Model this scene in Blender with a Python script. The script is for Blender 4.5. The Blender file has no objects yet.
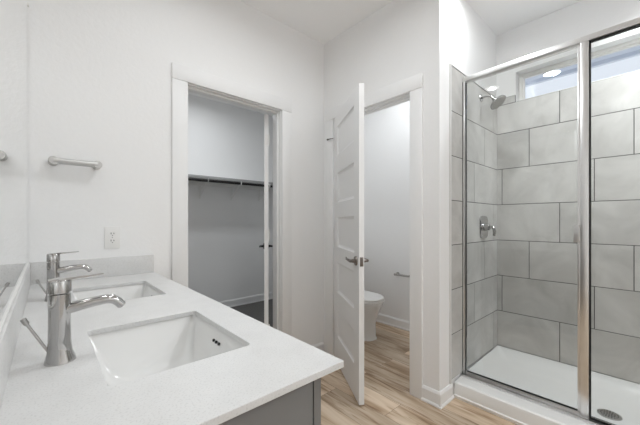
import bpy, bmesh, math, random
from mathutils import Vector, Matrix
random.seed(4)
PI = math.pi
scene = bpy.context.scene
COL = scene.collection

# ------------------------------------------------------------------ camera, sky, exposure
cam_data = bpy.data.cameras.new('camera')
cam = bpy.data.objects.new('camera', cam_data)
COL.objects.link(cam)
cam.location = (0.0, 0.0, 1.2154)
cam.rotation_euler = (PI / 2, 0, -0.7313)
cam_data.sensor_width = 36.0
cam_data.lens = 305.5 / 640 * 36.0
cam_data.shift_y = 8.7 / 640
cam_data.clip_start = 0.01
scene.camera = cam

world = bpy.data.worlds.new('sky')
scene.world = world
world.use_nodes = True
wn = world.node_tree
wn.nodes['Background'].inputs[0].default_value = (0.86, 0.91, 1.0, 1)
wn.nodes['Background'].inputs[1].default_value = 1.02

scene.view_settings.view_transform = 'Standard'
scene.view_settings.look = 'None'
scene.view_settings.gamma = 1.0
scene.view_settings.exposure = 0.0
scene.view_settings.use_curve_mapping = False
scene.cycles.max_bounces = 24
scene.cycles.diffuse_bounces = 14
scene.cycles.glossy_bounces = 8
scene.cycles.transparent_max_bounces = 24

# lamp strengths (watts); each lamp is made with its own fixture further down
END_CAN_W = 7        # before the shower wall end
VANITY_CAN_W = 1.5      # above the vanity
AISLE_FILL_W = 7.4       # between vanity and doors; added fill for the dark room corner
MID_FILL_W = 1        # behind the vanity end; unseen can added as fill from behind
REAR_FILL_W = 30.0       # by the rear wall; unseen, added to brighten faces turned towards the camera
SHOWER_CAN_W = 15.2
TOILET_CAN_W = 6
CLOSET_W = 10.3
VANITY_W = 0.3
LAMP_COL = (0.937, 0.975, 1.0)

# measured planes of the room
XL, XB, YA, YS, XS = -0.070, 1.9176, 2.083, 0.966, 2.948
ZC, XT, YC, YTB = 2.8526, 3.005, 4.05, 2.66
CT = 0.904          # countertop height

# ------------------------------------------------------------------ materials
def new_mat(name):
    m = bpy.data.materials.new(name)
    m.use_nodes = True
    nt = m.node_tree
    return m, nt, nt.nodes['Principled BSDF']

def node(nt, t, **kw):
    n = nt.nodes.new(t)
    for k, v in kw.items():
        setattr(n, k, v)
    return n

def coords(nt, scale=(1, 1, 1), rot=(0, 0, 0)):
    tc = node(nt, 'ShaderNodeTexCoord')
    mp = node(nt, 'ShaderNodeMapping')
    mp.inputs['Scale'].default_value = scale
    mp.inputs['Rotation'].default_value = rot
    nt.links.new(tc.outputs['Object'], mp.inputs['Vector'])
    return mp.outputs['Vector']

def plain(name, col, rough=0.5, metal=0.0, spec=0.5, bump=0.0, bscale=60.0, var=0.0, coat=0.0):
    """a colour with a little grain and, when asked, a bumpy surface"""
    m, nt, b = new_mat(name)
    b.inputs['Roughness'].default_value = rough
    b.inputs['Metallic'].default_value = metal
    b.inputs['Specular IOR Level'].default_value = spec
    b.inputs['Coat Weight'].default_value = coat
    v = coords(nt)
    nz = node(nt, 'ShaderNodeTexNoise')
    nz.inputs['Scale'].default_value = bscale
    nz.inputs['Detail'].default_value = 3
    nt.links.new(v, nz.inputs['Vector'])
    mix = node(nt, 'ShaderNodeMix', data_type='RGBA')
    mix.inputs[6].default_value = (*[c * (1 - var) for c in col], 1)
    mix.inputs[7].default_value = (*[min(1, c * (1 + var)) for c in col], 1)
    nt.links.new(nz.outputs['Fac'], mix.inputs[0])
    nt.links.new(mix.outputs[2], b.inputs['Base Color'])
    if bump:
        bp = node(nt, 'ShaderNodeBump')
        bp.inputs['Strength'].default_value = bump
        bp.inputs['Distance'].default_value = 0.002
        nt.links.new(nz.outputs['Fac'], bp.inputs['Height'])
        nt.links.new(bp.outputs['Normal'], b.inputs['Normal'])
    return m

WALL = plain('wall_paint', (0.85, 0.85, 0.85), 0.75, spec=0.25, bump=0.4, bscale=55, var=0.01)
CEIL = plain('ceiling_paint', (0.90, 0.90, 0.90), 0.9, spec=0.1, bump=0.4, bscale=60, var=0.01)
TRIM = plain('trim_paint', (0.81, 0.81, 0.81), 0.45, spec=0.4, var=0.008, bscale=20)
DOORP = plain('door_paint', (0.82, 0.82, 0.82), 0.4, spec=0.4, var=0.008, bscale=20)
CHROME = plain('polished_chrome', (0.50, 0.495, 0.49), 0.07, 1.0, var=0.04, bscale=8)
NICKEL = plain('brushed_nickel', (0.46, 0.45, 0.44), 0.30, 1.0, var=0.06, bscale=30)
DNICKEL = plain('dark_nickel', (0.20, 0.18, 0.165), 0.3, 1.0, var=0.06, bscale=30)
ALU = plain('bright_aluminium', (0.76, 0.755, 0.75), 0.28, 1.0, var=0.05, bscale=25)
SATIN = plain('satin_nickel', (0.60, 0.595, 0.585), 0.42, 1.0, var=0.04, bscale=30)
BLACKM = plain('black_metal', (0.015, 0.014, 0.014), 0.45, 0.0, var=0.1)
RUBBER = plain('black_gasket', (0.012, 0.012, 0.012), 0.6, 0.0, var=0.1)
PORC = plain('white_porcelain', (0.74, 0.74, 0.732), 0.08, spec=0.5, var=0.004, bscale=4, coat=0.3)
ACRYL = plain('white_acrylic', (0.80, 0.80, 0.79), 0.22, spec=0.5, var=0.006, bscale=6)
PLASTIC = plain('white_plastic', (0.80, 0.795, 0.78), 0.35, spec=0.5, var=0.01)
DARK = plain('dark_hole', (0.02, 0.02, 0.02), 0.7, var=0.1)
CAB = plain('grey_cabinet_paint', (0.175, 0.172, 0.168), 0.42, spec=0.4, var=0.02, bscale=15)
CABIN = plain('cabinet_interior', (0.45, 0.42, 0.38), 0.6, var=0.03)
EAVE = plain('eave_paint', (0.68, 0.72, 0.79), 0.8, var=0.03, bscale=5)
SHELFG = plain('grey_shelf_edge', (0.36, 0.36, 0.36), 0.5, var=0.01)
SHELFW = plain('white_shelf_paint', (0.80, 0.80, 0.79), 0.5, var=0.01)
CARPET = plain('dark_grey_carpet', (0.15, 0.147, 0.142), 1.0, spec=0.05, bump=1.0, bscale=220, var=0.5)

def mat_quartz():
    m, nt, b = new_mat('white_quartz')
    v = coords(nt)
    n1 = node(nt, 'ShaderNodeTexNoise'); n1.inputs['Scale'].default_value = 260; n1.inputs['Detail'].default_value = 2
    n2 = node(nt, 'ShaderNodeTexVoronoi'); n2.inputs['Scale'].default_value = 120
    n3 = node(nt, 'ShaderNodeTexNoise'); n3.inputs['Scale'].default_value = 14; n3.inputs['Detail'].default_value = 4
    for n in (n1, n2, n3): nt.links.new(v, n.inputs['Vector'])
    r1 = node(nt, 'ShaderNodeValToRGB')
    r1.color_ramp.elements[0].position = 0.34; r1.color_ramp.elements[0].color = (0.59, 0.587, 0.582, 1)
    r1.color_ramp.elements[1].position = 0.46; r1.color_ramp.elements[1].color = (0.67, 0.668, 0.663, 1)
    nt.links.new(n1.outputs['Fac'], r1.inputs['Fac'])
    r2 = node(nt, 'ShaderNodeValToRGB')
    r2.color_ramp.elements[0].position = 0.05; r2.color_ramp.elements[0].color = (0.94, 0.94, 0.94, 1)
    r2.color_ramp.elements[1].position = 0.16; r2.color_ramp.elements[1].color = (1, 1, 1, 1)
    nt.links.new(n2.outputs['Distance'], r2.inputs['Fac'])
    r3 = node(nt, 'ShaderNodeValToRGB')
    r3.color_ramp.elements[0].position = 0.3; r3.color_ramp.elements[0].color = (0.95, 0.95, 0.95, 1)
    r3.color_ramp.elements[1].position = 0.6; r3.color_ramp.elements[1].color = (1, 1, 1, 1)
    nt.links.new(n3.outputs['Fac'], r3.inputs['Fac'])
    m1 = node(nt, 'ShaderNodeMix', data_type='RGBA', blend_type='MULTIPLY'); m1.inputs[0].default_value = 1
    m2 = node(nt, 'ShaderNodeMix', data_type='RGBA', blend_type='MULTIPLY'); m2.inputs[0].default_value = 1
    nt.links.new(r1.outputs['Color'], m1.inputs[6]); nt.links.new(r2.outputs['Color'], m1.inputs[7])
    nt.links.new(m1.outputs[2], m2.inputs[6]); nt.links.new(r3.outputs['Color'], m2.inputs[7])
    nt.links.new(m2.outputs[2], b.inputs['Base Color'])
    b.inputs['Roughness'].default_value = 0.38
    return m
QUARTZ = mat_quartz()

def mat_tile():
    m, nt, b = new_mat('grey_stone_tile')
    v = coords(nt)
    geo = node(nt, 'ShaderNodeNewGeometry')
    off = node(nt, 'ShaderNodeVectorMath', operation='SCALE')
    comb = node(nt, 'ShaderNodeCombineXYZ')
    for i in range(3): nt.links.new(geo.outputs['Random Per Island'], comb.inputs[i])
    nt.links.new(comb.outputs[0], off.inputs[0]); off.inputs['Scale'].default_value = 37.0
    add = node(nt, 'ShaderNodeVectorMath', operation='ADD')
    nt.links.new(v, add.inputs[0]); nt.links.new(off.outputs[0], add.inputs[1])
    n1 = node(nt, 'ShaderNodeTexNoise'); n1.inputs['Scale'].default_value = 3.2; n1.inputs['Detail'].default_value = 7; n1.inputs['Distortion'].default_value = 0.8; n1.inputs['Roughness'].default_value = 0.62
    nt.links.new(add.outputs[0], n1.inputs['Vector'])
    r = node(nt, 'ShaderNodeValToRGB')
    r.color_ramp.elements[0].position = 0.28; r.color_ramp.elements[0].color = (0.43, 0.422, 0.405, 1)
    r.color_ramp.elements[1].position = 0.72; r.color_ramp.elements[1].color = (0.64, 0.632, 0.612, 1)
    nt.links.new(n1.outputs['Fac'], r.inputs['Fac'])
    mr = node(nt, 'ShaderNodeMapRange')
    mr.inputs['To Min'].default_value = 0.95; mr.inputs['To Max'].default_value = 1.05
    nt.links.new(geo.outputs['Random Per Island'], mr.inputs['Value'])
    mx = node(nt, 'ShaderNodeVectorMath', operation='SCALE')
    nt.links.new(r.outputs['Color'], mx.inputs[0]); nt.links.new(mr.outputs[0], mx.inputs['Scale'])
    nt.links.new(mx.outputs[0], b.inputs['Base Color'])
    b.inputs['Roughness'].default_value = 0.42
    return m
TILE = mat_tile()
EDGE = plain('tile_edge_trim', (0.70, 0.70, 0.69), 0.4, var=0.02)
GROUT = plain('grey_grout', (0.10, 0.098, 0.094), 0.9, spec=0.1, var=0.05)

def mat_wood():
    m, nt, b = new_mat('oak_plank_floor')
    v = coords(nt, rot=(0, 0, PI / 2))     # planks run along the room's Y
    br = node(nt, 'ShaderNodeTexBrick')
    br.offset = 0.37; br.offset_frequency = 2; br.squash = 1.0
    br.inputs['Scale'].default_value = 1.0
    br.inputs['Brick Width'].default_value = 1.15
    br.inputs['Row Height'].default_value = 0.175
    br.inputs['Mortar Size'].default_value = 0.0013
    br.inputs['Mortar Smooth'].default_value = 0.3
    br.inputs['Color1'].default_value = (0, 0, 0, 1); br.inputs['Color2'].default_value = (1, 1, 1, 1)
    br.inputs['Mortar'].default_value = (0.5, 0.5, 0.5, 1)
    nt.links.new(v, br.inputs['Vector'])
    rnd = node(nt, 'ShaderNodeSeparateColor'); nt.links.new(br.outputs['Color'], rnd.inputs[0])
    # two layers of long grain, shifted per plank: wide heartwood bands and fine dark streaks
    comb = node(nt, 'ShaderNodeCombineXYZ')
    mu = node(nt, 'ShaderNodeMath', operation='MULTIPLY'); mu.inputs[1].default_value = 23.0
    nt.links.new(rnd.outputs[0], mu.inputs[0]); nt.links.new(mu.outputs[0], comb.inputs[0]); nt.links.new(mu.outputs[0], comb.inputs[2])
    def grain(sx, sy, detail, dist):
        sc = node(nt, 'ShaderNodeVectorMath', operation='MULTIPLY'); sc.inputs[1].default_value = (sx, sy, 1.0)
        nt.links.new(v, sc.inputs[0])
        ad = node(nt, 'ShaderNodeVectorMath', operation='ADD'); nt.links.new(sc.outputs[0], ad.inputs[0]); nt.links.new(comb.outputs[0], ad.inputs[1])
        n = node(nt, 'ShaderNodeTexNoise'); n.inputs['Scale'].default_value = 1.0; n.inputs['Detail'].default_value = detail
        n.inputs['Roughness'].default_value = 0.58; n.inputs['Distortion'].default_value = dist
        nt.links.new(ad.outputs[0], n.inputs['Vector'])
        return n.outputs['Fac']
    r = node(nt, 'ShaderNodeValToRGB')
    e = r.color_ramp.elements
    e[0].position = 0.30; e[0].color = (0.31, 0.215, 0.135, 1)
    e[1].position = 0.70; e[1].color = (0.67, 0.56, 0.445, 1)
    k = e.new(0.46); k.color = (0.505, 0.39, 0.28, 1)
    nt.links.new(grain(1.4, 9.5, 3, 0.8), r.inputs['Fac'])
    r2 = node(nt, 'ShaderNodeValToRGB')
    e = r2.color_ramp.elements
    e[0].position = 0.33; e[0].color = (0.56, 0.47, 0.39, 1)
    e[1].position = 0.47; e[1].color = (1, 1, 1, 1)
    nt.links.new(grain(2.0, 22.0, 4, 1.2), r2.inputs['Fac'])
    gm = node(nt, 'ShaderNodeMix', data_type='RGBA', blend_type='MULTIPLY'); gm.inputs[0].default_value = 1.0
    nt.links.new(r.outputs['Color'], gm.inputs[6]); nt.links.new(r2.outputs['Color'], gm.inputs[7])
    hv = node(nt, 'ShaderNodeMapRange'); hv.inputs['To Min'].default_value = 0.74; hv.inputs['To Max'].default_value = 1.20
    nt.links.new(rnd.outputs[0], hv.inputs['Value'])
    mx = node(nt, 'ShaderNodeVectorMath', operation='SCALE'); nt.links.new(gm.outputs[2], mx.inputs[0]); nt.links.new(hv.outputs[0], mx.inputs['Scale'])
    jm = node(nt, 'ShaderNodeMix', data_type='RGBA'); jm.inputs[7].default_value = (0.16, 0.11, 0.075, 1)
    nt.links.new(br.outputs['Fac'], jm.inputs[0]); nt.links.new(mx.outputs[0], jm.inputs[6])
    nt.links.new(jm.outputs[2], b.inputs['Base Color'])
    b.inputs['Roughness'].default_value = 0.5
    b.inputs['Specular IOR Level'].default_value = 0.35
    return m
WOOD = mat_wood()

def mat_glass(name, tint=(0.99, 0.995, 0.99)):
    m, nt, b = new_mat(name)
    nt.nodes.remove(b)
    tr = node(nt, 'ShaderNodeBsdfTransparent'); tr.inputs[0].default_value = (*tint, 1)
    gl = node(nt, 'ShaderNodeBsdfGlossy'); gl.inputs['Roughness'].default_value = 0.0
    fr = node(nt, 'ShaderNodeFresnel'); fr.inputs['IOR'].default_value = 1.45
    mx = node(nt, 'ShaderNodeMixShader')
    nt.links.new(fr.outputs[0], mx.inputs[0]); nt.links.new(tr.outputs[0], mx.inputs[1]); nt.links.new(gl.outputs[0], mx.inputs[2])
    nt.links.new(mx.outputs[0], nt.nodes['Material Output'].inputs[0])
    return m
GLASS = mat_glass('clear_shower_glass')
PANE = mat_glass('window_glass', (0.98, 0.99, 1.0))

def mat_mirror():
    m, nt, b = new_mat('silvered_mirror')
    b.inputs['Base Color'].default_value = (0.93, 0.935, 0.93, 1)
    b.inputs['Metallic'].default_value = 1.0
    b.inputs['Roughness'].default_value = 0.0
    return m
MIRROR = mat_mirror()

def mat_emit(name, col, s):
    m, nt, b = new_mat(name)
    b.inputs['Base Color'].default_value = (0.9, 0.9, 0.9, 1)
    b.inputs['Emission Color'].default_value = (*col, 1)
    b.inputs['Emission Strength'].default_value = s
    return m
LENS = mat_emit('lit_lamp_lens', (1.0, 0.98, 0.95), 4.0)

# ------------------------------------------------------------------ mesh helpers
def box(bm, x0, x1, y0, y1, z0, z1, bev=0.0):
    r = bmesh.ops.create_cube(bm, size=1.0, matrix=Matrix.Translation(((x0 + x1) / 2, (y0 + y1) / 2, (z0 + z1) / 2)) @ Matrix.Diagonal((abs(x1 - x0), abs(y1 - y0), abs(z1 - z0), 1)))
    vs = r['verts']
    if bev > 0:
        es = list({e for v in vs for e in v.link_edges})
        bmesh.ops.bevel(bm, geom=es, offset=bev, segments=2, affect='EDGES', profile=0.5)
    return bm

def boxes(*specs, bev=0.0):
    bm = bmesh.new()
    for s in specs:
        box(bm, *s, bev=bev)
    return bm

def loft(bm, rings, cap0=True, cap1=True):
    """skin a list of equal-length rings of points"""
    vr = [[bm.verts.new(p) for p in ring] for ring in rings]
    n = len(vr[0])
    for a, b in zip(vr, vr[1:]):
        for i in range(n):
            bm.faces.new((a[i], a[(i + 1) % n], b[(i + 1) % n], b[i]))
    if cap0: bm.faces.new(list(reversed(vr[0])))
    if cap1: bm.faces.new(vr[-1])
    bmesh.ops.recalc_face_normals(bm, faces=bm.faces[:])
    return bm

def tube(bm, pts, rad, n=16, caps=True, flat=None):
    """a round bar along a path; rad may be one radius or one per point; flat = (w, h) squashes it"""
    pts = [Vector(p) for p in pts]
    rads = rad if isinstance(rad, (list, tuple)) else [rad] * len(pts)
    rings = []
    up0 = None
    for i, p in enumerate(pts):
        t = (pts[min(i + 1, len(pts) - 1)] - pts[max(i - 1, 0)]).normalized()
        ref = Vector((0, 0, 1)) if abs(t.z) < 0.9 else Vector((1, 0, 0))
        if up0 is not None: ref = up0
        s = t.cross(ref).normalized(); u = s.cross(t).normalized(); up0 = u
        w, h = flat if flat else (1, 1)
        rings.append([p + (s * math.cos(2 * PI * k / n) * w + u * math.sin(2 * PI * k / n) * h) * rads[i] for k in range(n)])
    return loft(bm, rings, caps, caps)

def disc(bm, c, axis, r0, r1, length, n=32):
    c = Vector(c); a = Vector(axis).normalized()
    return tube(bm, [c, c + a * length], [r0, r1], n)

def rrect(cx, cy, hx, hy, r, z, seg=5):
    pts = []
    for (sx, sy, a0) in ((1, 1, 0), (-1, 1, PI / 2), (-1, -1, PI), (1, -1, 3 * PI / 2)):
        for k in range(seg + 1):
            a = a0 + PI / 2 * k / seg
            pts.append((cx + sx * (hx - r) + r * math.cos(a), cy + sy * (hy - r) + r * math.sin(a), z))
    return pts

def smooth_by_angle(me, ang=35):
    for p in me.polygons: p.use_smooth = True
    try:
        me.set_sharp_from_angle(angle=math.radians(ang))
    except Exception:
        pass

def obj(name, bm, m, parent=None, smooth=True):
    me = bpy.data.meshes.new(name)
    bm.normal_update()
    bm.to_mesh(me); bm.free()
    ms = m if isinstance(m, (list, tuple)) else [m]
    for x in ms: me.materials.append(x)
    if smooth: smooth_by_angle(me)
    o = bpy.data.objects.new(name, me)
    COL.objects.link(o)
    if parent: o.parent = parent
    return o

def tag(o, label, cat, group=None, kind=None):
    o['label'] = label; o['category'] = cat
    if group: o['group'] = group
    if kind: o['kind'] = kind
    return o

def thing(name, label, cat, loc=(0, 0, 0), rotz=0.0, group=None, kind=None):
    o = bpy.data.objects.new(name, None)
    o.empty_display_size = 0.1
    COL.objects.link(o)
    o.location = loc; o.rotation_euler = (0, 0, rotz)
    return tag(o, label, cat, group, kind)

def dup(root, loc, label, rotz=None):
    r = root.copy(); COL.objects.link(r); r.location = loc; r['label'] = label
    if rotz is not None: r.rotation_euler = (0, 0, rotz)
    def rec(src, dst):
        for ch in list(src.children):
            c = ch.copy(); COL.objects.link(c); c.parent = dst
            rec(ch, c)
    rec(root, r)
    return r

def struct(name, bm, m, label, cat, smooth=False):
    return tag(obj(name, bm, m, None, smooth), label, cat, kind='structure')

# ------------------------------------------------------------------ the room shell
struct('floor', boxes((-0.2, 3.2, -2.4, 2.14, -0.1, 0.0), (XB, 3.2, 2.14, 2.76, -0.1, 0.0)), WOOD,
       'light oak plank floor with streaky brown grain in bathroom and toilet room', 'floor')
struct('floor_closet', boxes((-0.2, XB, 2.14, 2.76, -0.1, 0.008), (-0.2, 3.2, 2.76, 4.2, -0.1, 0.008)), CARPET,
       'dark grey carpet floor inside the closet', 'floor')
struct('ceiling', boxes((-0.2, 3.2, -2.4, 4.2, ZC, ZC + 0.1)), CEIL, 'flat white ceiling above all the rooms', 'ceiling')

struct('wall_left', boxes((XL - 0.12, XL, -2.4, 4.2, 0, ZC)), WALL, 'white wall behind the mirror and vanity', 'wall')
struct('wall_rear', boxes((XL, 3.1, -2.42, -2.3, 0, ZC)), WALL, 'white rear wall of the bathroom facing the closet', 'wall')
D1 = (0.686, 1.445, 2.13)       # closet opening: x0, x1, head
D2 = (1.172, 1.955, 2.13)       # toilet-room opening: y0, y1, head
struct('wall_far', boxes((XL, D1[0], YA, YA + 0.11, 0, ZC), (D1[1], XB, YA, YA + 0.11, 0, ZC),
                         (D1[0], D1[1], YA, YA + 0.11, D1[2], ZC)), WALL,
       'white wall with the towel bar and the closet doorway', 'wall')
struct('wall_right', boxes((XB, XB + 0.11, YS + 0.11, D2[0], 0, ZC), (XB, XB + 0.11, D2[1], YTB + 0.1, 0, ZC),
                           (XB, XB + 0.11, D2[0], D2[1], D2[2], ZC)), WALL,
       'white wall with the doorway to the toilet room', 'wall')
bm = boxes((XB, 3.13, YS, YS + 0.11, 0, ZC))
wall_shower = struct('wall_shower_left', bm, WALL, 'white wall end beside the toilet doorway, tiled where it enters the shower', 'wall')
# outer wall with the transom opening
W = (-0.75, 0.818, 2.222, 2.477)     # y0, y1, z0, z1
XO = 2.958
wall_back = struct('wall_shower_back', boxes((XO, XO + 0.15, -2.3, W[0], 0, ZC), (XO, XO + 0.15, W[1], YS, 0, ZC),
                         (XO, XO + 0.15, W[0], W[1], 0, W[2]), (XO, XO + 0.15, W[0], W[1], W[3], ZC)), WALL,
       'white shower wall with tile below and the transom window', 'wall')
wall_end = struct('wall_shower_right', boxes((2.09, XO, -0.68, -0.57, 0, ZC)), WALL, 'white end wall at the near end of the shower', 'wall')
struct('wall_toilet_right', boxes((XT, XT + 0.12, YS + 0.11, YTB, 0, ZC)), WALL, 'white toilet room wall holding the paper holder', 'wall')
struct('wall_toilet_back', boxes((XB + 0.11, 3.13, YTB, YTB + 0.1, 0, ZC)), WALL, 'white toilet room wall behind the toilet', 'wall')
struct('wall_closet_back', boxes((XL, 3.13, YC, YC + 0.1, 0, ZC)), WALL, 'closet back wall below and above the shelf', 'wall')
struct('wall_closet_right', boxes((3.02, 3.13, YTB + 0.1, YC, 0, ZC)), WALL, 'closet side wall to the right of the hanging rod', 'wall')

# ------------------------------------------------------------------ shower tile: rows of single tiles with grout between
ROW, TOP0 = 0.3075, 0.129
G = 0.0026
def tiling(name, parent, y_is_fixed, fixed, span, base_joint, step, thick, direction, zmax, cut=None):
    bm = bmesh.new(); gm = bmesh.new()
    L = 0.6
    a0, a1 = span
    for r in range(8):
        z0 = TOP0 + r * ROW; z1 = min(z0 + ROW, zmax)
        if z1 - z0 < 0.02: continue
        off = base_joint + r % 3 * step
        k = math.floor((a0 - off) / L)
        while off + k * L < a1:
            u0 = max(a0, off + k * L); u1 = min(a1, off + (k + 1) * L)
            k += 1
            if u1 - u0 < 0.01: continue
            pieces = [(u0, u1, z0, z1)]
            if cut:
                c0, c1, cz0, cz1 = cut
                new = []
                for (p0, p1, q0, q1) in pieces:
                    if p1 <= c0 or p0 >= c1 or q1 <= cz0 or q0 >= cz1: new.append((p0, p1, q0, q1)); continue
                    if q0 < cz0: new.append((p0, p1, q0, cz0))
                    if q1 > cz1: new.append((p0, p1, cz1, q1))
                    if p0 < c0: new.append((p0, c0, max(q0, cz0), min(q1, cz1)))
                    if p1 > c1: new.append((c1, p1, max(q0, cz0), min(q1, cz1)))
                pieces = new
            for (p0, p1, q0, q1) in pieces:
                if p1 - p0 < 0.008 or q1 - q0 < 0.008: continue
                t0, t1 = sorted((fixed, fixed + direction * thick))
                g0, g1 = sorted((fixed + direction * (thick - 0.0015), fixed))
                if y_is_fixed:
                    box(bm, p0 + G, p1 - G, t0, t1, q0 + G, q1 - G, 0.0008)
                    box(gm, p0, p1, g0, g1, q0, q1)
                else:
                    box(bm, t0, t1, p0 + G, p1 - G, q0 + G, q1 - G, 0.0008)
                    box(gm, g0, g1, p0, p1, q0, q1)
    o = obj(name, bm, TILE, parent, False)
    obj('grout', gm, GROUT, o, False)
    return o

ZT = 2.287
tiling('wall_tile', wall_back, False, XO, (-0.57, YS), 0.519, -0.2, 0.010, -1, ZT, cut=W)
tiling('wall_tile', wall_shower, True, YS, (2.068, XO - 0.010), 2.255, 0.2, 0.010, -1, ZT)
tiling('wall_tile', wall_end, True, -0.57, (2.10, XO - 0.010), 2.255, 0.2, 0.010, 1, ZT)

obj('edge_trim', boxes((2.054, 2.068, YS - 0.0108, YS, 0.105, ZT + 0.004), (2.068, XO - 0.010, YS - 0.0105, YS, ZT, ZT + 0.003)), EDGE, wall_shower, False)

# ------------------------------------------------------------------ transom window
win = thing('window_1', 'long narrow transom window high in the shower wall showing sky and eave', 'window', ((XO + 0.08), 0, W[2]), kind='structure')
def win_frame(y0, y1, z0, z1, w, x0, x1):
    return boxes((x0, x1, y0, y1, z0, z0 + w), (x0, x1, y0, y1, z1 - w, z1), (x0, x1, y0, y0 + w, z0 + w, z1 - w), (x0, x1, y1 - w, y1, z0 + w, z1 - w), bev=0.002)
wy0, wy1, wh = W[0] + 0.002, W[1] - 0.002, W[3] - W[2]
obj('window_frame', win_frame(wy0, wy1, 0.001, wh - 0.001, 0.022, 0, 0.05), PLASTIC, win)
sash = obj('sash', win_frame(wy0 + 0.022, wy1 - 0.022, 0.023, wh - 0.023, 0.016, 0.012, 0.04), PLASTIC, win)
obj('window_pane', boxes((0.024, 0.028, wy0 + 0.037, wy1 - 0.037, 0.038, wh - 0.038)), PANE, sash)
# roof overhang outside the window
tag(obj('roof_eave', boxes((3.13, 3.52, -3.0, 2.4, 2.575, 2.66), (3.50, 3.54, -3.0, 2.4, 2.545, 2.72)), EAVE), 'blue grey roof eave outside the transom window', 'eave', kind='structure')

# ------------------------------------------------------------------ trim: casings, jambs, baseboards
def casing_x(name, label, x0, x1, head, yface, sgn, w=0.095, depth=0.11):
    """door trim in a wall that runs along X; yface is the face towards the bathroom"""
    t = thing(name, label, 'door trim', ((x0 + x1) / 2, yface, 0), kind='structure')
    cx = (x0 + x1) / 2
    for face, s in ((0.0, -1), (depth, 1)):
        ya, yb = sorted((face, face + s * 0.017))
        for a, b in ((x0 + 0.005 - w, x0 + 0.005), (x1 - 0.005, x1 - 0.005 + w)):
            obj('casing_leg', boxes((a - cx, b - cx, ya, yb, 0, head - 0.005), bev=0.002), TRIM, t)
        yc, yd = sorted((face, face + s * 0.019))
        obj('casing_head', boxes((x0 + 0.005 - w - cx, x1 - 0.005 + w - cx, yc, yd, head - 0.004, head + w), bev=0.002), TRIM, t)
    obj('jamb', boxes((x0 - cx, x0 + 0.012 - cx, 0, depth, 0, head - 0.012), (x1 - 0.012 - cx, x1 - cx, 0, depth, 0, head - 0.012), (x0 - cx, x1 - cx, 0, depth, head - 0.012, head), bev=0.001), TRIM, t)
    return t
t1 = casing_x('trim_1', 'white flat casing and jamb around the closet doorway', D1[0], D1[1], D1[2], YA, 1)
# door stop on the closet jamb (door swings into the closet)
cx = (D1[0] + D1[1]) / 2
obj('door_stop', boxes((D1[1] - 0.024 - cx, D1[1] - 0.012 - cx, 0.03, 0.065, 0.012, D1[2] - 0.024), (D1[0] + 0.012 - cx, D1[0] + 0.024 - cx, 0.03, 0.065, 0.012, D1[2] - 0.024), (D1[0] + 0.012 - cx, D1[1] - 0.012 - cx, 0.03, 0.065, D1[2] - 0.024, D1[2] - 0.012), bev=0.001), TRIM, t1)

t2 = thing('trim_2', 'white flat casing and jamb around the toilet room doorway', 'door trim', (XB, (D2[0] + D2[1]) / 2, 0), kind='structure')
cy = (D2[0] + D2[1]) / 2
w = 0.095
for face, s in ((0.0, -1), (0.11, 1)):
    xa, xb = sorted((face, face + s * 0.017))
    obj('casing_leg', boxes((xa, xb, D2[0] + 0.005 - w - cy, D2[0] + 0.005 - cy, 0, D2[2] - 0.005), bev=0.002), TRIM, t2)
    obj('casing_leg', boxes((xa, xb, D2[1] - 0.005 - cy, min(D2[1] + w, YA - 0.003) - cy, 0, D2[2] - 0.005), bev=0.002), TRIM, t2)
    xc, xd = sorted((face, face + s * 0.019))
    obj('casing_head', boxes((xc, xd, D2[0] + 0.005 - w - cy, min(D2[1] + w, YA - 0.003) - cy, D2[2] - 0.004, D2[2] + w), bev=0.002), TRIM, t2)
obj('jamb', boxes((0, 0.11, D2[0] - cy, D2[0] + 0.012 - cy, 0, D2[2] - 0.012), (0, 0.11, D2[1] - 0.012 - cy, D2[1] - cy, 0, D2[2] - 0.012), (0, 0.11, D2[0] - cy, D2[1] - cy, D2[2] - 0.012, D2[2]), bev=0.001), TRIM, t2)
obj('door_stop', boxes((0.045, 0.08, D2[0] + 0.012 - cy, D2[0] + 0.022 - cy, 0, D2[2] - 0.022), (0.045, 0.08, D2[1] - 0.022 - cy, D2[1] - 0.012 - cy, 0, D2[2] - 0.022), (0.045, 0.08, D2[0] + 0.012 - cy, D2[1] - 0.012 - cy, D2[2] - 0.022, D2[2] - 0.012), bev=0.001), TRIM, t2)

def base_run(bm, a, b, n, h=0.1, t=0.014, z=0.0):
    """a baseboard with a bevelled top and a shoe moulding from a to b; n points into the room"""
    a, b, n = Vector((*a, z)), Vector((*b, z)), Vector((*n, 0))
    prof = [(0, 0), (t + 0.007, 0), (t + 0.007, 0.009), (t + 0.003, 0.017), (t, 0.019), (t, h - 0.016), (t - 0.004, h - 0.007), (t * 0.45, h), (0, h)]
    rings = [[p + n * q[0] + Vector((0, 0, q[1])) for q in prof] for p in (a, b)]
    loft(bm, rings)
bm = bmesh.new(); base_run(bm, (1.538, YA), (XB - 0.02, YA), (0, -1))
struct('baseboard_far', bm, TRIM, 'short white baseboard between closet casing and room corner', 'baseboard')
bm = bmesh.new(); base_run(bm, (XB, 1.088), (XB, YS - 0.0), (-1, 0)); base_run(bm, (XB - 0.0, YS), (2.088, YS), (0, -1))
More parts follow.
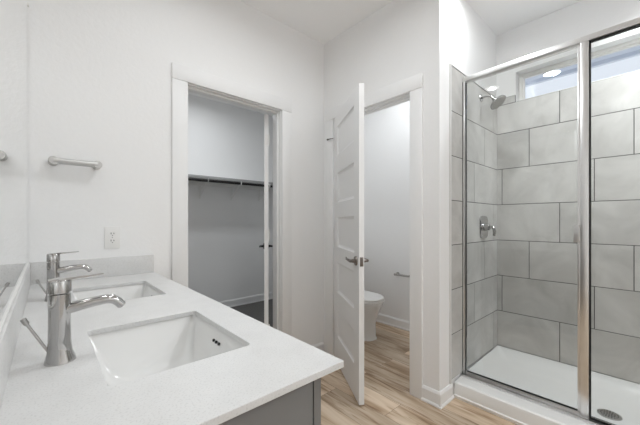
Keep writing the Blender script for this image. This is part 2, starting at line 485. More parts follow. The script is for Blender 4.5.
# mitred outside corner post
box(bm, XB - 0.0138, XB, YS - 0.0138, YS, 0.0, 0.086)
box(bm, XB - 0.0205, XB, YS - 0.0205, YS, 0.0, 0.009)
rings = [[(XB - 0.014, YS, 0.084), (XB - 0.014, YS - 0.014, 0.084), (XB, YS - 0.014, 0.084), (XB, YS, 0.084)],
         [(XB - 0.010, YS, 0.093), (XB - 0.010, YS - 0.010, 0.093), (XB, YS - 0.010, 0.093), (XB, YS, 0.093)],
         [(XB - 0.0063, YS, 0.1), (XB - 0.0063, YS - 0.0063, 0.1), (XB, YS - 0.0063, 0.1), (XB, YS, 0.1)]]
loft(bm, rings)
struct('baseboard_right', bm, TRIM, 'white baseboard wrapping the wall end beside the shower curb', 'baseboard')
bm = bmesh.new(); base_run(bm, (XT, YTB), (XT, YS + 0.11), (-1, 0)); base_run(bm, (XB + 0.11, YTB), (XT, YTB), (0, -1)); base_run(bm, (XB + 0.14, YS + 0.11), (XT, YS + 0.11), (0, 1))
struct('baseboard_toilet', bm, TRIM, 'white baseboard along the toilet room walls', 'baseboard')
bm = bmesh.new(); base_run(bm, (XL, YC), (3.02, YC), (0, -1), z=0.008)
struct('baseboard_closet', bm, TRIM, 'white baseboard along the closet back wall above dark carpet', 'baseboard')
bm = bmesh.new(); base_run(bm, (XL, 0.45), (XL, -2.3), (1, 0)); base_run(bm, (XL, -2.3), (2.95, -2.3), (0, 1))
struct('baseboard_rear', bm, TRIM, 'white baseboard along the rear part of the bathroom', 'baseboard')

# ------------------------------------------------------------------ five-panel doors
PANELS = [(1.755, 2.003), (1.360, 1.610), (0.985, 1.235), (0.600, 0.857), (0.222, 0.450)]
def door_slab(wd, ht, th, stile=0.115):
    bm = bmesh.new()
    xs = [0, stile, wd - stile, wd]
    zs = [0] + sorted([z for p in PANELS for z in p]) + [ht]
    for y, flip in ((0.0, False), (th, True)):
        grid = [[bm.verts.new((x, y, z)) for x in xs] for z in zs]
        pf = []
        for j in range(len(zs) - 1):
            for i in range(3):
                q = [grid[j][i], grid[j][i + 1], grid[j + 1][i + 1], grid[j + 1][i]]
                if flip: q.reverse()
                f = bm.faces.new(q)
                if i == 1 and j % 2 == 1: pf.append(f)
        bm.normal_update()
        bmesh.ops.inset_individual(bm, faces=pf, thickness=0.007, depth=-0.007)
        bmesh.ops.inset_individual(bm, faces=pf, thickness=0.020, depth=-0.005)
        bmesh.ops.inset_individual(bm, faces=pf, thickness=0.006, depth=0.0)
    bm.verts.ensure_lookup_table()
    front = [(0, 0), (wd, 0)]
    def vat(x, y, z):
        return min(bm.verts, key=lambda v: (v.co - Vector((x, y, z))).length_squared)
    for i in range(3):
        for z in (0, ht):
            q = [vat(xs[i], 0, z), vat(xs[i + 1], 0, z), vat(xs[i + 1], th, z), vat(xs[i], th, z)]
            bm.faces.new(q)
    for j in range(len(zs) - 1):
        for x in (0, wd):
            bm.faces.new([vat(x, 0, zs[j]), vat(x, th, zs[j]), vat(x, th, zs[j + 1]), vat(x, 0, zs[j + 1])])
    bmesh.ops.recalc_face_normals(bm, faces=bm.faces[:])
    return bm

def lever(parent, x, z, y, s, m):
    """lever handle on one door face; s is the way out of the face, the arm points back to the hinge"""
    bm = bmesh.new()
    disc(bm, (x, y, z), (0, s, 0), 0.032, 0.030, 0.010)
    disc(bm, (x, y + s * 0.010, z), (0, s, 0), 0.014, 0.012, 0.022)
    h = obj('door_handle', bm, m, parent)
    bm = bmesh.new()
    tube(bm, [(x + 0.006, y + s * 0.040, z), (x - 0.02, y + s * 0.043, z), (x - 0.06, y + s * 0.045, z + 0.003), (x - 0.095, y + s * 0.043, z + 0.001), (x - 0.115, y + s * 0.038, z + 0.004), (x - 0.122, y + s * 0.036, z + 0.010)], [0.011, 0.0105, 0.0085, 0.007, 0.006, 0.005], 12)
    obj('lever', bm, m, h)

def make_door(name, label, loc, rotz, wd, lev_front, m_lever, hinge_m, pin_stop=False, hinge_z=(0.28, 1.08, 1.883)):
    t = thing(name, label, 'door', loc, rotz, kind='structure')
    th, ht = 0.035, 2.105
    obj('door_slab', door_slab(wd, ht, th), DOORP, t, False)
    lever(t, wd - 0.062, 0.935, 0.0, -1, m_lever)
    lever(t, wd - 0.062, 0.935, th, 1, m_lever)
    obj('latch_plate', boxes((wd, wd + 0.0015, 0.006, th - 0.006, 0.905, 0.965), bev=0.0004), m_lever, t)
    for k, z in enumerate(hinge_z):
        bm = bmesh.new()
        tube(bm, [(-0.003, -0.005, z - 0.047), (-0.003, -0.005, z + 0.047)], 0.005, 12)
        box(bm, -0.0015, 0.0, 0.0, 0.03, z - 0.045, z + 0.045)
        h = obj('hinge', bm, hinge_m, t)
        if pin_stop and k == 2:
            bm = bmesh.new()
            tube(bm, [(-0.004, -0.007, z + 0.052), (-0.02, -0.03, z + 0.052), (-0.045, -0.045, z + 0.052)], 0.004, 10)
            disc(bm, (-0.045, -0.045, z + 0.052), (-0.8, -0.5, 0), 0.008, 0.008, 0.012, 14)
            obj('pin_stop', bm, DNICKEL, h)
    return t
d1 = make_door('door_1', 'white five panel door standing ajar at the toilet room', (1.901, 1.930, 0.014), math.atan2(-0.852, -0.524), 0.722, True, DNICKEL, ALU, True)
d2 = make_door('door_2', 'white five panel door swung open into the closet, seen edge-on', (1.400, 2.212, 0.018), math.atan2(0.852, 0.523), 0.715, True, BLACKM, PLASTIC)

# ------------------------------------------------------------------ closet shelf, rod
sh = thing('closet_shelf', 'white closet shelf on the back wall above the black hanging rod', 'shelf', (1.5, YC, 1.758))
obj('shelf_board', boxes((XL - 1.5 + 0.002, 1.518, -0.281, -0.001, 0, 0.018), bev=0.001), SHELFW, sh)
obj('front_edge', boxes((XL - 1.5 + 0.002, 1.518, -0.300, -0.2815, -0.020, 0.018), bev=0.001), SHELFG, sh)
obj('cleat', boxes((XL - 1.5 + 0.002, 1.518, -0.019, -0.001, -0.075, -0.001), bev=0.001), SHELFW, sh)
rod = thing('closet_rod', 'black hanging rod under the closet shelf with white brackets', 'clothes rod', (1.5, YC, 1.757))
bm = bmesh.new(); tube(bm, [(XL - 1.5 + 0.002, -0.285, -0.037), (1.518, -0.285, -0.037)], 0.0165, 16)
obj('rod', bm, BLACKM, rod)
for bx_ in (0.62, 1.06, 1.50, 1.945, 2.39):
    x = bx_ - 1.5
    bm = bmesh.new()
    box(bm, x - 0.012, x + 0.012, -0.026, -0.020, -0.25, -0.077, 0.001)
    box(bm, x - 0.010, x + 0.010, -0.279, -0.020, -0.005, -0.001, 0.001)
    tube(bm, [(x, -0.024, -0.22), (x, -0.14, -0.14), (x, -0.262, -0.03)], 0.006, 8, flat=(1.4, 0.7))
    tube(bm, [(x, -0.260, -0.005), (x, -0.263, -0.045), (x, -0.272, -0.055), (x, -0.288, -0.058), (x, -0.305, -0.050), (x, -0.309, -0.034), (x, -0.309, -0.012)], 0.005, 8, flat=(2.6, 0.7))
    obj('bracket', bm, SHELFW, rod)

# ------------------------------------------------------------------ vanity cabinet
VY0, VY1, VXF = 0.490, 2.068, 0.446
cab = thing('vanity_cabinet', 'grey painted vanity cabinet under the white double countertop', 'cabinet', (0.19, (VY0 + VY1) / 2, 0))
cx, cy = 0.19, (VY0 + VY1) / 2
ZB = CT - 0.016
obj('carcass', boxes((XL + 0.002 - cx, VXF - 0.021 - cx, VY1 - 0.018 - cy, VY1 - cy, 0.0, ZB), (XL + 0.002 - cx, XL + 0.008 - cx, VY0 + 0.02 - cy, VY1 - 0.018 - cy, 0.1, ZB),
                     (XL + 0.002 - cx, VXF - 0.021 - cx, VY0 + 0.02 - cy, VY1 - 0.018 - cy, 0.1, 0.118)), CABIN, cab)
obj('end_panel', boxes((XL + 0.002 - cx, VXF - 0.0265 - cx, VY0 - cy, VY0 + 0.018 - cy, 0.0, ZB), bev=0.001), CAB, cab)
obj('toe_kick', boxes((VXF - 0.10 - cx, VXF - 0.085 - cx, VY0 + 0.02 - cy, VY1 - 0.018 - cy, 0.0, 0.1)), CAB, cab)
obj('face_frame', boxes((VXF - 0.040 - cx, VXF - 0.0225 - cx, VY0 + 0.02 - cy, VY0 + 0.06 - cy, 0.1, ZB), (VXF - 0.040 - cx, VXF - 0.0225 - cx, VY1 - 0.06 - cy, VY1 - 0.018 - cy, 0.1, ZB),
                        (VXF - 0.040 - cx, VXF - 0.0225 - cx, VY0 + 0.06 - cy, VY1 - 0.06 - cy, ZB - 0.04, ZB), (VXF - 0.040 - cx, VXF - 0.0225 - cx, VY0 + 0.06 - cy, VY1 - 0.06 - cy, 0.1, 0.14)), CAB, cab)
nd = 4
dw = (VY1 - VY0 - 0.004) / nd
for k in range(nd):
    y0 = VY0 + 0.002 + k * dw - cy + 0.002; y1 = y0 + dw - 0.004
    bm = boxes((VXF - 0.020 - cx, VXF - cx, y0, y0 + 0.06, 0.12, ZB - 0.004), (VXF - 0.020 - cx, VXF - cx, y1 - 0.06, y1, 0.12, ZB - 0.004),
               (VXF - 0.020 - cx, VXF - cx, y0 + 0.06, y1 - 0.06, 0.12, 0.18), (VXF - 0.020 - cx, VXF - cx, y0 + 0.06, y1 - 0.06, ZB - 0.064, ZB - 0.004),
               (VXF - 0.020 - cx, VXF - 0.010 - cx, y0 + 0.05, y1 - 0.05, 0.17, ZB - 0.05))
    obj('door', bm, CAB, cab)

# ------------------------------------------------------------------ countertop with two sink cut-outs
S1 = (0.237, 0.888, 0.150, 0.1975)
S2Y = 1.613
CX0, CX1, CY0, CY1 = XL + 0.001, 0.496, 0.4724, YA - 0.001
top = thing('countertop', 'white speckled quartz countertop with low splash and two sinks', 'countertop', (0.2, 1.28, CT))
ox, oy = 0.2, 1.28
bm = bmesh.new()
def loop(pts):
    vs = [bm.verts.new(p) for p in pts]
    return [bm.edges.new((vs[i], vs[(i + 1) % len(vs)])) for i in range(len(vs))]
es = loop([(CX0 - ox, CY0 - oy, 0), (CX1 - ox, CY0 - oy, 0), (CX1 - ox, CY1 - oy, 0), (CX0 - ox, CY1 - oy, 0)])
for yc in (S1[1], S2Y):
    es += loop(rrect(S1[0] - ox, yc - oy, S1[2], S1[3], 0.012, 0))
bmesh.ops.triangle_fill(bm, use_beauty=True, use_dissolve=False, edges=es)
bmesh.ops.recalc_face_normals(bm, faces=bm.faces[:])
ext = bmesh.ops.extrude_face_region(bm, geom=bm.faces[:])
bmesh.ops.translate(bm, verts=[v for v in ext['geom'] if isinstance(v, bmesh.types.BMVert)], vec=(0, 0, -0.015))
bmesh.ops.recalc_face_normals(bm, faces=bm.faces[:])
slab = obj('slab', bm, QUARTZ, top, False)
bv = slab.modifiers.new('edge', 'BEVEL'); bv.width = 0.0015; bv.segments = 2; bv.limit_method = 'ANGLE'; bv.angle_limit = math.radians(60)
SPZ = 0.1068
obj('side_splash', boxes((CX0 + 0.0135 - ox, 0.491 - ox, CY1 - 0.019 - oy, CY1 - oy, 0.0002, SPZ), bev=0.001), QUARTZ, top)
obj('backsplash', boxes((CX0 - ox, CX0 + 0.013 - ox, CY0 + 0.002 - oy, CY1 - oy, 0.0002, SPZ), bev=0.001), QUARTZ, top)

# ------------------------------------------------------------------ undermount sinks
def make_sink(label, yc):
    t = thing('sink', label, 'sink', (S1[0], yc, CT - 0.0155), group='undermount sinks in the countertop')
    bm = bmesh.new()
    hx, hy = S1[2], S1[3]
    lv = [(hx + 0.022, hy + 0.022, 0.04, -0.0005), (hx + 0.005, hy + 0.005, 0.015, -0.0005), (hx + 0.003, hy + 0.003, 0.015, -0.005), (hx - 0.006, hy - 0.008, 0.018, -0.03), (hx - 0.020, hy - 0.030, 0.028, -0.075), (hx - 0.032, hy - 0.055, 0.034, -0.108),
          (hx - 0.045, hy - 0.075, 0.040, -0.122), (hx - 0.065, hy - 0.10, 0.045, -0.129), (0.03, 0.03, 0.0299, -0.134), (0.024, 0.024, 0.0239, -0.136)]
    loft(bm, [rrect(0, 0, a, b, r, z, 6) for a, b, r, z in lv], False, True)
    bmesh.ops.recalc_face_normals(bm, faces=bm.faces[:])
    for f in bm.faces: f.normal_flip()
    b = obj('basin', bm, PORC, t)
    sm = b.modifiers.new('wall', 'SOLIDIFY'); sm.thickness = 0.006; sm.offset = -1
    nrm = Vector((-0.93, 0, 0.33)).normalized()
    for k in (-1, 0, 1):
        bm = bmesh.new()
        c = Vector((hx - 0.0085, k * 0.019 - 0.006, -0.033))
        disc(bm, c, nrm, 0.0042, 0.0042, 0.004, 16)
        obj('overflow_hole', bm, DARK, t)
    bm = bmesh.new()
    disc(bm, (0, 0, -0.1355), (0, 0, 1), 0.0225, 0.021, 0.003)
    tube(bm, [(0, 0, -0.1325), (0, 0, -0.129), (0, 0, -0.1275)], [0.017, 0.017, 0.012], 24)
    obj('drain', bm, CHROME, t)
    return t
sk = make_sink('white rectangular sink nearest the free end of the countertop', S1[1])
dup(sk, (S1[0], S2Y, CT - 0.0155), 'white rectangular sink beside the wall with the outlet')

# ------------------------------------------------------------------ faucets
def make_faucet(label, loc):
    t = thing('faucet', label, 'faucet', loc, group='chrome faucets on the countertop')
    bm = bmesh.new()
    # oval flared foot rising into a round column
    def ring(rx0, rx1, ry, z, n=28):
        out = []
        for k in range(n):
            a = 2 * PI * k / n; c, s_ = math.cos(a), math.sin(a)
            out.append(((rx1 if c > 0 else rx0) * c, ry * s_, z))
        return out
    loft(bm, [ring(0.027, 0.029, 0.027, 0.0), ring(0.026, 0.028, 0.026, 0.006), ring(0.0225, 0.0225, 0.0215, 0.022), ring(0.0205, 0.020, 0.020, 0.045), ring(0.020, 0.0195, 0.0195, 0.10), ring(0.0205, 0.0200, 0.0200, 0.150)])
    body = obj('body', bm, CHROME, t)
    bm = bmesh.new()
    tube(bm, [(0, 0, 0.1515), (0, 0, 0.154), (0, 0, 0.178), (0, 0, 0.181)], [0.0190, 0.0208, 0.0208, 0.019], 28)
    cap = obj('cap', bm, CHROME, t)
    bm = bmesh.new()
    loft(bm, [[(x, -w_, z), (x, w_, z), (x, w_, z + h), (x, -w_, z + h)] for x, w_, z, h in ((-0.020, 0.010, 0.180, 0.003), (0.0, 0.016, 0.180, 0.005), (0.03, 0.0135, 0.182, 0.0045), (0.055, 0.011, 0.1835, 0.0035), (0.079, 0.009, 0.1855, 0.003))])
    lv = obj('lever', bm, CHROME, t)
    bm = bmesh.new()
    pts = [(0.010, 0, 0.1145), (0.03, 0, 0.1175), (0.06, 0, 0.122), (0.085, 0, 0.124), (0.099, 0, 0.1215), (0.109, 0, 0.114), (0.117, 0, 0.104)]
    tube(bm, pts, [0.0145, 0.0138, 0.0128, 0.0122, 0.0118, 0.0115, 0.0112], 18, flat=(1.15, 0.9))
    obj('spout', bm, CHROME, t)
    bm = bmesh.new(); disc(bm, (0.1178, 0, 0.1043), (0.67, 0, -0.74), 0.0075, 0.0075, 0.002, 16)
    obj('aerator', bm, DNICKEL, t)
    bm = bmesh.new()
    tube(bm, [(-0.017, 0, 0.022), (-0.053, 0, 0.094)], 0.0028, 10)
    lr = obj('lift_rod', bm, NICKEL, t)
    bm = bmesh.new(); tube(bm, [(-0.0525, 0, 0.093), (-0.0535, 0, 0.095), (-0.0590, 0, 0.106)], [0.004, 0.0052, 0.0052], 14)
    obj('knob', bm, NICKEL, lr)
    return t
fc = make_faucet('chrome single lever faucet behind the sink nearest the free countertop end', (0.023, 0.893, CT))
f2 = dup(fc, (0.022, 1.603, CT), 'chrome single lever faucet behind the sink nearest the far wall')
for ch in f2.children:
    if ch.name.startswith('lift_rod'):
        ch.location = (0.010, 0, -0.020)     # this rod is pushed down

# ------------------------------------------------------------------ mirror
MY0, MY1, MZ0, MZ1 = 0.50, 2.076, CT + SPZ + 0.002, 2.27
mr = thing('wall_mirror', 'large frameless mirror on the wall above the vanity', 'mirror', (XL, 1.28, MZ0))
obj('mirror_glass', boxes((0.0005, 0.0055, MY0 - 1.28, MY1 - 1.28, 0.003, MZ1 - MZ0), bev=0.0006), MIRROR, mr, False)
obj('bottom_channel', boxes((0.0002, 0.0085, MY0 - 1.28, MY1 - 1.28, 0.0, 0.0028)), PLASTIC, mr, False)
for y in (MY0 + 0.15, MY1 - 0.025):
    obj('clip', boxes((0.0, 0.009, y - 1.28 - 0.008, y - 1.28 + 0.008, MZ1 - MZ0 - 0.01, MZ1 - MZ0 + 0.006), bev=0.001), PLASTIC, mr)

# ------------------------------------------------------------------ towel bar, outlet
tb = thing('towel_bar', 'short brushed nickel towel bar on the wall above the outlet', 'towel bar', (0.118, YA, 1.52))
for s in (-1, 1):
    bm = bmesh.new()
    c = Vector((s * 0.090, 0, 0))
    disc(bm, c, (0, -1, 0), 0.021, 0.020, 0.008)
    tube(bm, [c + Vector((0, -0.008, 0)), c + Vector((0, -0.04, 0)), c + Vector((0, -0.058, 0)), c + Vector((0, -0.064, 0))], [0.014, 0.015, 0.021, 0.018], 20)
    tube(bm, [c + Vector((0, -0.051, 0)), c + Vector((-s * 0.028, -0.051, 0))], 0.0165, 18)
    obj('post', bm, SATIN, tb)
bm = bmesh.new(); tube(bm, [(-0.066, -0.051, 0), (0.066, -0.051, 0)], 0.0152, 18)
obj('bar', bm, SATIN, tb)

ol = thing('wall_outlet', 'white duplex outlet low on the wall over the side splash', 'outlet', (0.281, YA, 1.123))
obj('cover_plate', boxes((-0.037, 0.037, -0.006, -0.0005, -0.062, 0.062), bev=0.002), PLASTIC, ol)
for s in (-1, 1):
    bm = bmesh.new()
    z = s * 0.020
    loft(bm, [[(x, y_, z + zz) for x, zz, _ in rrect(0, 0, 0.017, 0.0145, 0.009, 0)] for y_ in (-0.005, -0.0078)])
    rc = obj('receptacle', bm, PLASTIC, ol)
    obj('slot', boxes((-0.0082, -0.0052, -0.0084, -0.0077, z - 0.002, z + 0.008), (0.0052, 0.0082, -0.0084, -0.0077, z - 0.001, z + 0.007), (-0.0022, 0.0022, -0.0084, -0.0077, z - 0.010, z - 0.0055)), DARK, rc)
bm = bmesh.new(); disc(bm, (0, -0.006, 0), (0, -1, 0), 0.003, 0.003, 0.001, 12)
obj('screw', bm, NICKEL, ol)

# ------------------------------------------------------------------ shower pan
PX0, PX1, PY0, PY1 = 2.092, XS - 0.002, -0.558, YS - 0.012
pan = thing('shower_pan', 'white acrylic shower base with a raised curb and round drain', 'shower pan', ((PX0 + PX1) / 2, 0.204, 0))
ox, oy = (PX0 + PX1) / 2, 0.204
bm = bmesh.new()
mx, my = (PX0 + PX1) / 2 - ox, (PY0 + PY1) / 2 - oy
hx, hy = (PX1 - PX0) / 2, (PY1 - PY0) / 2
def off_rect(l, r, n_, f, z, rad, zback=None):
    """rounded rectangle inset by l (front), r (back), n_ and f (ends); the rim at the walls may stand higher"""
    x0, x1, y0, y1 = PX0 + l - ox, PX1 - r - ox, PY0 + n_ - oy, PY1 - f - oy
    ring = rrect((x0 + x1) / 2, (y0 + y1) / 2, (x1 - x0) / 2, (y1 - y0) / 2, rad, z, 6)
    if zback is None: return ring
    return [(p[0], p[1], z if p[0] < (x0 + x1) / 2 else zback) for p in ring]
loft(bm, [off_rect(0.004, 0, 0, 0, 0.0, 0.004), off_rect(0.0, 0, 0, 0, 0.020, 0.004), off_rect(0.006, 0, 0, 0, 0.026, 0.004), off_rect(0.010, 0, 0, 0, 0.088, 0.004), off_rect(0.013, 0, 0, 0, 0.098, 0.006), off_rect(0.022, 0.001, 0.001, 0.001, 0.105, 0.01, 0.128),
          off_rect(0.19, 0.006, 0.006, 0.006, 0.106, 0.02, 0.126), off_rect(0.205, 0.020, 0.020, 0.020, 0.098, 0.03, 0.104), off_rect(0.225, 0.055, 0.05, 0.05, 0.075, 0.05, 0.076), off_rect(0.255, 0.11, 0.11, 0.11, 0.058, 0.06),
          off_rect(0.36, 0.30, 0.62, 0.62, 0.045, 0.05)], True, True)
obj('basin', bm, ACRYL, pan)
dr = Vector((2.535 - ox, 0.206 - oy, 0.0452))
bm = bmesh.new(); tube(bm, [dr, dr + Vector((0, 0, 0.003)), dr + Vector((0, 0, 0.0045))], [0.056, 0.056, 0.052], 36)
dn = obj('drain', bm, NICKEL, pan)
bm = bmesh.new()
for rr, cnt in ((0.012, 6), (0.025, 12), (0.039, 18)):
    for k in range(cnt):
        a = 2 * PI * k / cnt
        disc(bm, dr + Vector((rr * math.cos(a), rr * math.sin(a), 0.0044)), (0, 0, 1), 0.0038, 0.0038, 0.0006, 10)
obj('drain_hole', bm, DARK, dn)
bm = bmesh.new()
# ------------------------------------------------------------------ shower enclosure
bm.free()
GX = 2.262
en = thing('shower_enclosure', 'framed clear glass shower enclosure with bright metal frame standing on the curb', 'shower enclosure', (GX, 0.2, 0.105))
def eb(x0, x1, y0, y1, z0, z1): return (x0, x1, y0 - 0.2, y1 - 0.2, z0 - 0.105, z1 - 0.105)
EY0 = -0.556
HZ0, HZ1 = 2.219, 2.252
obj('header', boxes(eb(-0.022, 0.022, EY0, YS - 0.0107, HZ0, HZ1), bev=0.004), ALU, en)
obj('sill', boxes(eb(-0.045, 0.024, EY0, YS - 0.013, 0.1064, 0.114), eb(-0.045, -0.040, EY0, YS - 0.013, 0.114, 0.120), bev=0.0015), ALU, en)
obj('wall_jamb', boxes(eb(-0.022, 0.022, 0.9385, YS - 0.0125, 0.115, HZ0), bev=0.002), ALU, en)
obj('wall_jamb', boxes(eb(-0.022, 0.022, EY0, -0.530, 0.115, HZ0), bev=0.003), ALU, en)
obj('seal_shadow', boxes(eb(-0.023, 0.020, YS - 0.0125, YS - 0.0104, 0.115, HZ0)), RUBBER, en, False)  # silicone joint with its gap shadow coloured in as a black strip
PO0, PO1 = 0.265, 0.3025
post = obj('post', boxes(eb(-0.024, 0.020, PO0, PO1, 0.115, HZ0), bev=0.002), ALU, en)
fx = obj('fixed_panel', boxes(eb(-0.003, 0.003, -0.529, PO0 - 0.006, 0.125, HZ0 - 0.004)), GLASS, en, False)
obj('gasket', boxes(eb(-0.012, 0.012, PO0 - 0.006, PO0 - 0.0003, 0.116, HZ0 - 0.001), eb(-0.012, 0.012, -0.529, PO0 - 0.007, HZ0 - 0.006, HZ0 - 0.001), eb(-0.012, 0.012, -0.529, PO0 - 0.007, 0.116, 0.124)), RUBBER, fx, False)
DZ0, DZ1 = 0.119, HZ0 - 0.006
DY0, DY1 = PO1 + 0.001, 0.935
door = obj('glass_door', boxes(eb(-0.003, 0.003, DY0 + 0.012, DY1 - 0.001, DZ0 + 0.006, DZ1 - 0.004)), GLASS, en, False)
obj('door_rail', boxes(eb(-0.013, 0.013, DY0, DY1, DZ0 - 0.004, DZ0 + 0.015), bev=0.002), ALU, door)
obj('door_stile', boxes(eb(-0.012, 0.012, DY0, DY0 + 0.012, DZ0 + 0.0155, DZ1), bev=0.002), ALU, door)
obj('gasket', boxes(eb(-0.006, 0.006, DY0 + 0.013, DY1 - 0.004, DZ0 + 0.0152, DZ0 + 0.020), eb(-0.008, 0.008, DY1 - 0.0005, DY1 + 0.003, DZ0 + 0.02, DZ1)), RUBBER, door, False)
hz = 1.145
obj('handle', boxes(eb(-0.056, -0.046, 0.300, 0.313, hz - 0.050, hz + 0.050), eb(-0.050, -0.011, 0.3025, 0.3125, hz - 0.046, hz - 0.036), eb(-0.050, -0.011, 0.3025, 0.3125, hz + 0.036, hz + 0.046),
                    eb(0.012, 0.022, 0.3045, 0.330, hz - 0.050, hz + 0.050), eb(-0.016, -0.0122, 0.3045, 0.333, hz - 0.050, hz + 0.050), bev=0.0015), SATIN, door)

# ------------------------------------------------------------------ shower head, valve
FY = YS - 0.0102
sd = thing('showerhead', 'chrome round shower head on a bent arm high on the side tile', 'shower head', (2.583, FY, 2.196))
bm = bmesh.new()
tube(bm, [(0, 0, 0), (0, -0.006, 0), (0, -0.012, 0)], [0.030, 0.028, 0.014], 28)
obj('flange', bm, CHROME, sd)
bm = bmesh.new()
tube(bm, [(0, -0.008, 0), (0, -0.032, 0.004), (0, -0.055, 0.001), (0, -0.075, -0.010), (0, -0.090, -0.026)], 0.0085, 14)
obj('arm', bm, CHROME, sd)
bm = bmesh.new()
ax = Vector((-0.05, -0.62, -0.78)).normalized()
p = Vector((0, -0.088, -0.024))
tube(bm, [p, p + ax * 0.012, p + ax * 0.026, p + ax * 0.032, p + ax * 0.044, p + ax * 0.052, p + ax * 0.062], [0.010, 0.017, 0.016, 0.015, 0.045, 0.060, 0.062], 32)
hd = obj('head', bm, CHROME, sd)
bm = bmesh.new(); disc(bm, p + ax * 0.062, ax, 0.057, 0.056, 0.002)
obj('spray_face', bm, NICKEL, hd)

sv = thing('shower_valve', 'chrome shower valve with an upright plate and lever on the side tile', 'shower valve', (2.628, FY, 1.168))
bm = bmesh.new()
loft(bm, [[(x, y_, z) for x, z, _ in rrect(0, 0, 0.078 - i, 0.090 - i, 0.04, 0)] for y_, i in ((0, 0), (-0.006, 0.0), (-0.010, 0.004))])
obj('plate', bm, CHROME, sv)
bm = bmesh.new()
tube(bm, [(0, -0.010, 0.0), (0, -0.032, 0.0), (0, -0.045, 0.0), (0, -0.050, 0)], [0.030, 0.027, 0.026, 0.020], 24)
hb = obj('handle_hub', bm, CHROME, sv)
bm = bmesh.new()
tube(bm, [(0.0, -0.040, 0.0), (0.0, -0.066, 0.002), (0.0, -0.080, -0.010), (0.0, -0.083, -0.040), (0, -0.080, -0.068)], [0.012, 0.012, 0.012, 0.011, 0.009], 14)
obj('lever', bm, CHROME, hb)

# ------------------------------------------------------------------ toilet and paper holder
to = thing('toilet', 'white elongated toilet half hidden behind the open panel door', 'toilet', (2.50, 2.275, 0))
def egg(hw, yb, yf, z, n=36, sq=2.3):
    """outline of a bowl: widest behind the middle, yf towards the front (-Y)"""
    out = []
    ym = yb + (yf - yb) * 0.42
    for k in range(n):
        a = 2 * PI * k / n; c, s_ = math.cos(a), math.sin(a)
        x = hw * math.copysign(abs(c) ** (2 / sq), c)
        yy = (yb - ym) if s_ > 0 else (ym - yf)
        out.append((x, ym + yy * math.copysign(abs(s_) ** (2 / sq), s_), z))
    return out
bm = bmesh.new()
loft(bm, [egg(0.128, 0.25, -0.325, 0.0, sq=2.8), egg(0.125, 0.25, -0.322, 0.012, sq=2.8), egg(0.118, 0.25, -0.315, 0.03, sq=2.6), egg(0.118, 0.25, -0.315, 0.16, sq=2.6), egg(0.130, 0.22, -0.328, 0.22), egg(0.158, 0.18, -0.362, 0.30), egg(0.176, 0.13, -0.392, 0.36), egg(0.180, 0.10, -0.400, 0.385), egg(0.178, 0.10, -0.398, 0.392)])
obj('bowl', bm, PORC, to)
bm = bmesh.new()
loft(bm, [egg(0.178, 0.075, -0.400, 0.394), egg(0.183, 0.08, -0.405, 0.397), egg(0.183, 0.08, -0.405, 0.409), egg(0.180, 0.078, -0.402, 0.412)])
obj('seat', bm, PLASTIC, to)
bm = bmesh.new()
loft(bm, [egg(0.178, 0.08, -0.400, 0.4155), egg(0.182, 0.085, -0.404, 0.418), egg(0.182, 0.085, -0.404, 0.428), egg(0.174, 0.08, -0.395, 0.436), egg(0.13, 0.05, -0.33, 0.441)])
obj('lid', bm, PLASTIC, to)
obj('tank', boxes((-0.21, 0.21, 0.155, 0.355, 0.39, 0.745), bev=0.02), PORC, to)
obj('tank_lid', boxes((-0.22, 0.22, 0.145, 0.362, 0.746, 0.785), bev=0.012), PORC, to)
bm = bmesh.new(); disc(bm, (-0.15, 0.155, 0.69), (0, -1, 0), 0.014, 0.012, 0.012, 18); tube(bm, [(-0.15, 0.138, 0.69), (-0.09, 0.132, 0.682)], [0.008, 0.006], 12)
obj('flush_lever', bm, CHROME, to)

ph = thing('paper_holder', 'brushed nickel toilet paper holder bar on the toilet room wall', 'toilet paper holder', (XT, 1.935, 0.612))
for s in (1,):
    bm = bmesh.new()
    disc(bm, (0, s * 0.075, 0), (-1, 0, 0), 0.022, 0.020, 0.008)
    tube(bm, [(-0.008, s * 0.075, 0), (-0.05, s * 0.075, 0), (-0.066, s * 0.075, 0)], [0.011, 0.011, 0.0125], 18)
    obj('post', bm, NICKEL, ph)
bm = bmesh.new(); tube(bm, [(-0.055, 0.085, 0), (-0.055, -0.10, 0), (-0.055, -0.108, 0.004), (-0.055, -0.112, 0.012)], 0.011, 16)
obj('arm', bm, NICKEL, ph)

# ------------------------------------------------------------------ lamps
def can_light(label, x, y, watts, spread=170, size=0.15):
    t = thing('ceiling_light', label, 'ceiling light', (x, y, ZC), group='recessed ceiling lights')
    bm = bmesh.new()
    n = 40
    prof = [(0.100, 0.0), (0.098, -0.006), (0.086, -0.009), (0.078, -0.006)]
    rings = [[(r * math.cos(2 * PI * k / n), r * math.sin(2 * PI * k / n), z) for k in range(n)] for r, z in prof]
    loft(bm, rings, False, False)
    obj('trim_ring', bm, PLASTIC, t)
    bm = bmesh.new(); disc(bm, (0, 0, -0.006), (0, 0, 1), 0.079, 0.079, 0.005, 40)
    obj('lens', bm, LENS, t)
    ld = bpy.data.lights.new('lamp', 'AREA')
    ld.shape = 'DISK'; ld.size = size; ld.energy = watts; ld.spread = math.radians(spread)
    ld.color = LAMP_COL
    lo = bpy.data.objects.new('lamp', ld); COL.objects.link(lo); lo.parent = t; lo.location = (0, 0, -0.012)
    return t
can_light('recessed light in the ceiling before the shower wall end', 1.98, 0.80, END_CAN_W)
can_light('recessed light in the ceiling above the vanity', 0.45, 1.38, VANITY_CAN_W, 170, 0.09)
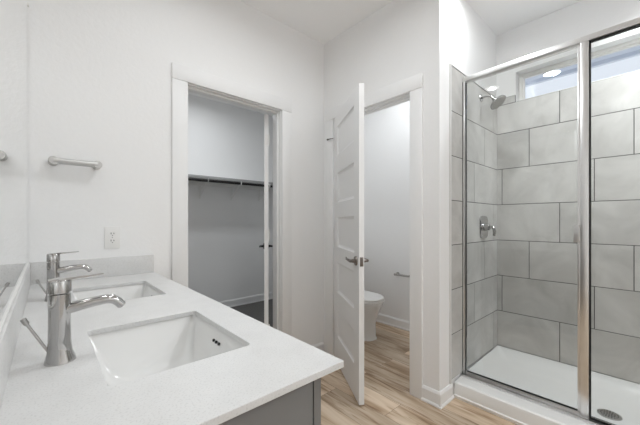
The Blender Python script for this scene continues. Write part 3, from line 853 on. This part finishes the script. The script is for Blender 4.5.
can_light('added fill light in the ceiling between vanity and doors', 0.95, 1.05, AISLE_FILL_W)
can_light('added fill light in the ceiling behind the vanity end', 1.05, -0.55, MID_FILL_W)
can_light('added fill light in the ceiling by the rear wall', 1.9, -1.5, REAR_FILL_W)
can_light('recessed light in the toilet room ceiling', 2.48, 1.75, TOILET_CAN_W)
can_light('recessed light in the closet ceiling', 1.35, 3.22, CLOSET_W)
can_light('recessed light in the shower ceiling', 2.55, -0.1, SHOWER_CAN_W, 125)

def vanity_light(label, y):
    t = thing('vanity_light', label, 'wall light', (XL, y, 2.46), group='vanity lights above the mirror')
    obj('back_plate', boxes((0.001, 0.022, -0.09, 0.09, -0.05, 0.05), bev=0.004), NICKEL, t)
    for k in (-1, 1):
        yy = k * 0.14
        bm = bmesh.new()
        tube(bm, [(0.02, k * 0.05, 0.0), (0.07, k * 0.10, 0.02), (0.10, yy, 0.03), (0.10, yy, 0.0)], 0.007, 12)
        a = obj('arm', bm, NICKEL, t)
        bm = bmesh.new()
        n = 32
        prof = [(0.012, 0.01), (0.03, 0.0), (0.045, -0.04), (0.058, -0.11), (0.056, -0.11), (0.043, -0.04), (0.028, -0.004)]
        loft(bm, [[(0.10 + r * math.cos(2 * PI * q / n), yy + r * math.sin(2 * PI * q / n), z) for q in range(n)] for r, z in prof], True, True)
        obj('shade', bm, PLASTIC, a)
        bm = bmesh.new()
        bmesh.ops.create_uvsphere(bm, u_segments=20, v_segments=12, radius=0.026, matrix=Matrix.Translation((0.10, yy, -0.05)))
        obj('bulb', bm, LENS, a)
        ld = bpy.data.lights.new('lamp', 'SPOT'); ld.energy = VANITY_W; ld.spot_size = math.radians(90); ld.spot_blend = 0.15; ld.shadow_soft_size = 0.03; ld.color = LAMP_COL
        lo = bpy.data.objects.new('lamp', ld); COL.objects.link(lo); lo.parent = t; lo.location = (0.10, yy, -0.115)
    return t
vl = vanity_light('nickel two shade light above the mirror over the far sink', S2Y)
vanity_light('nickel two shade light above the mirror over the near sink', S1[1])
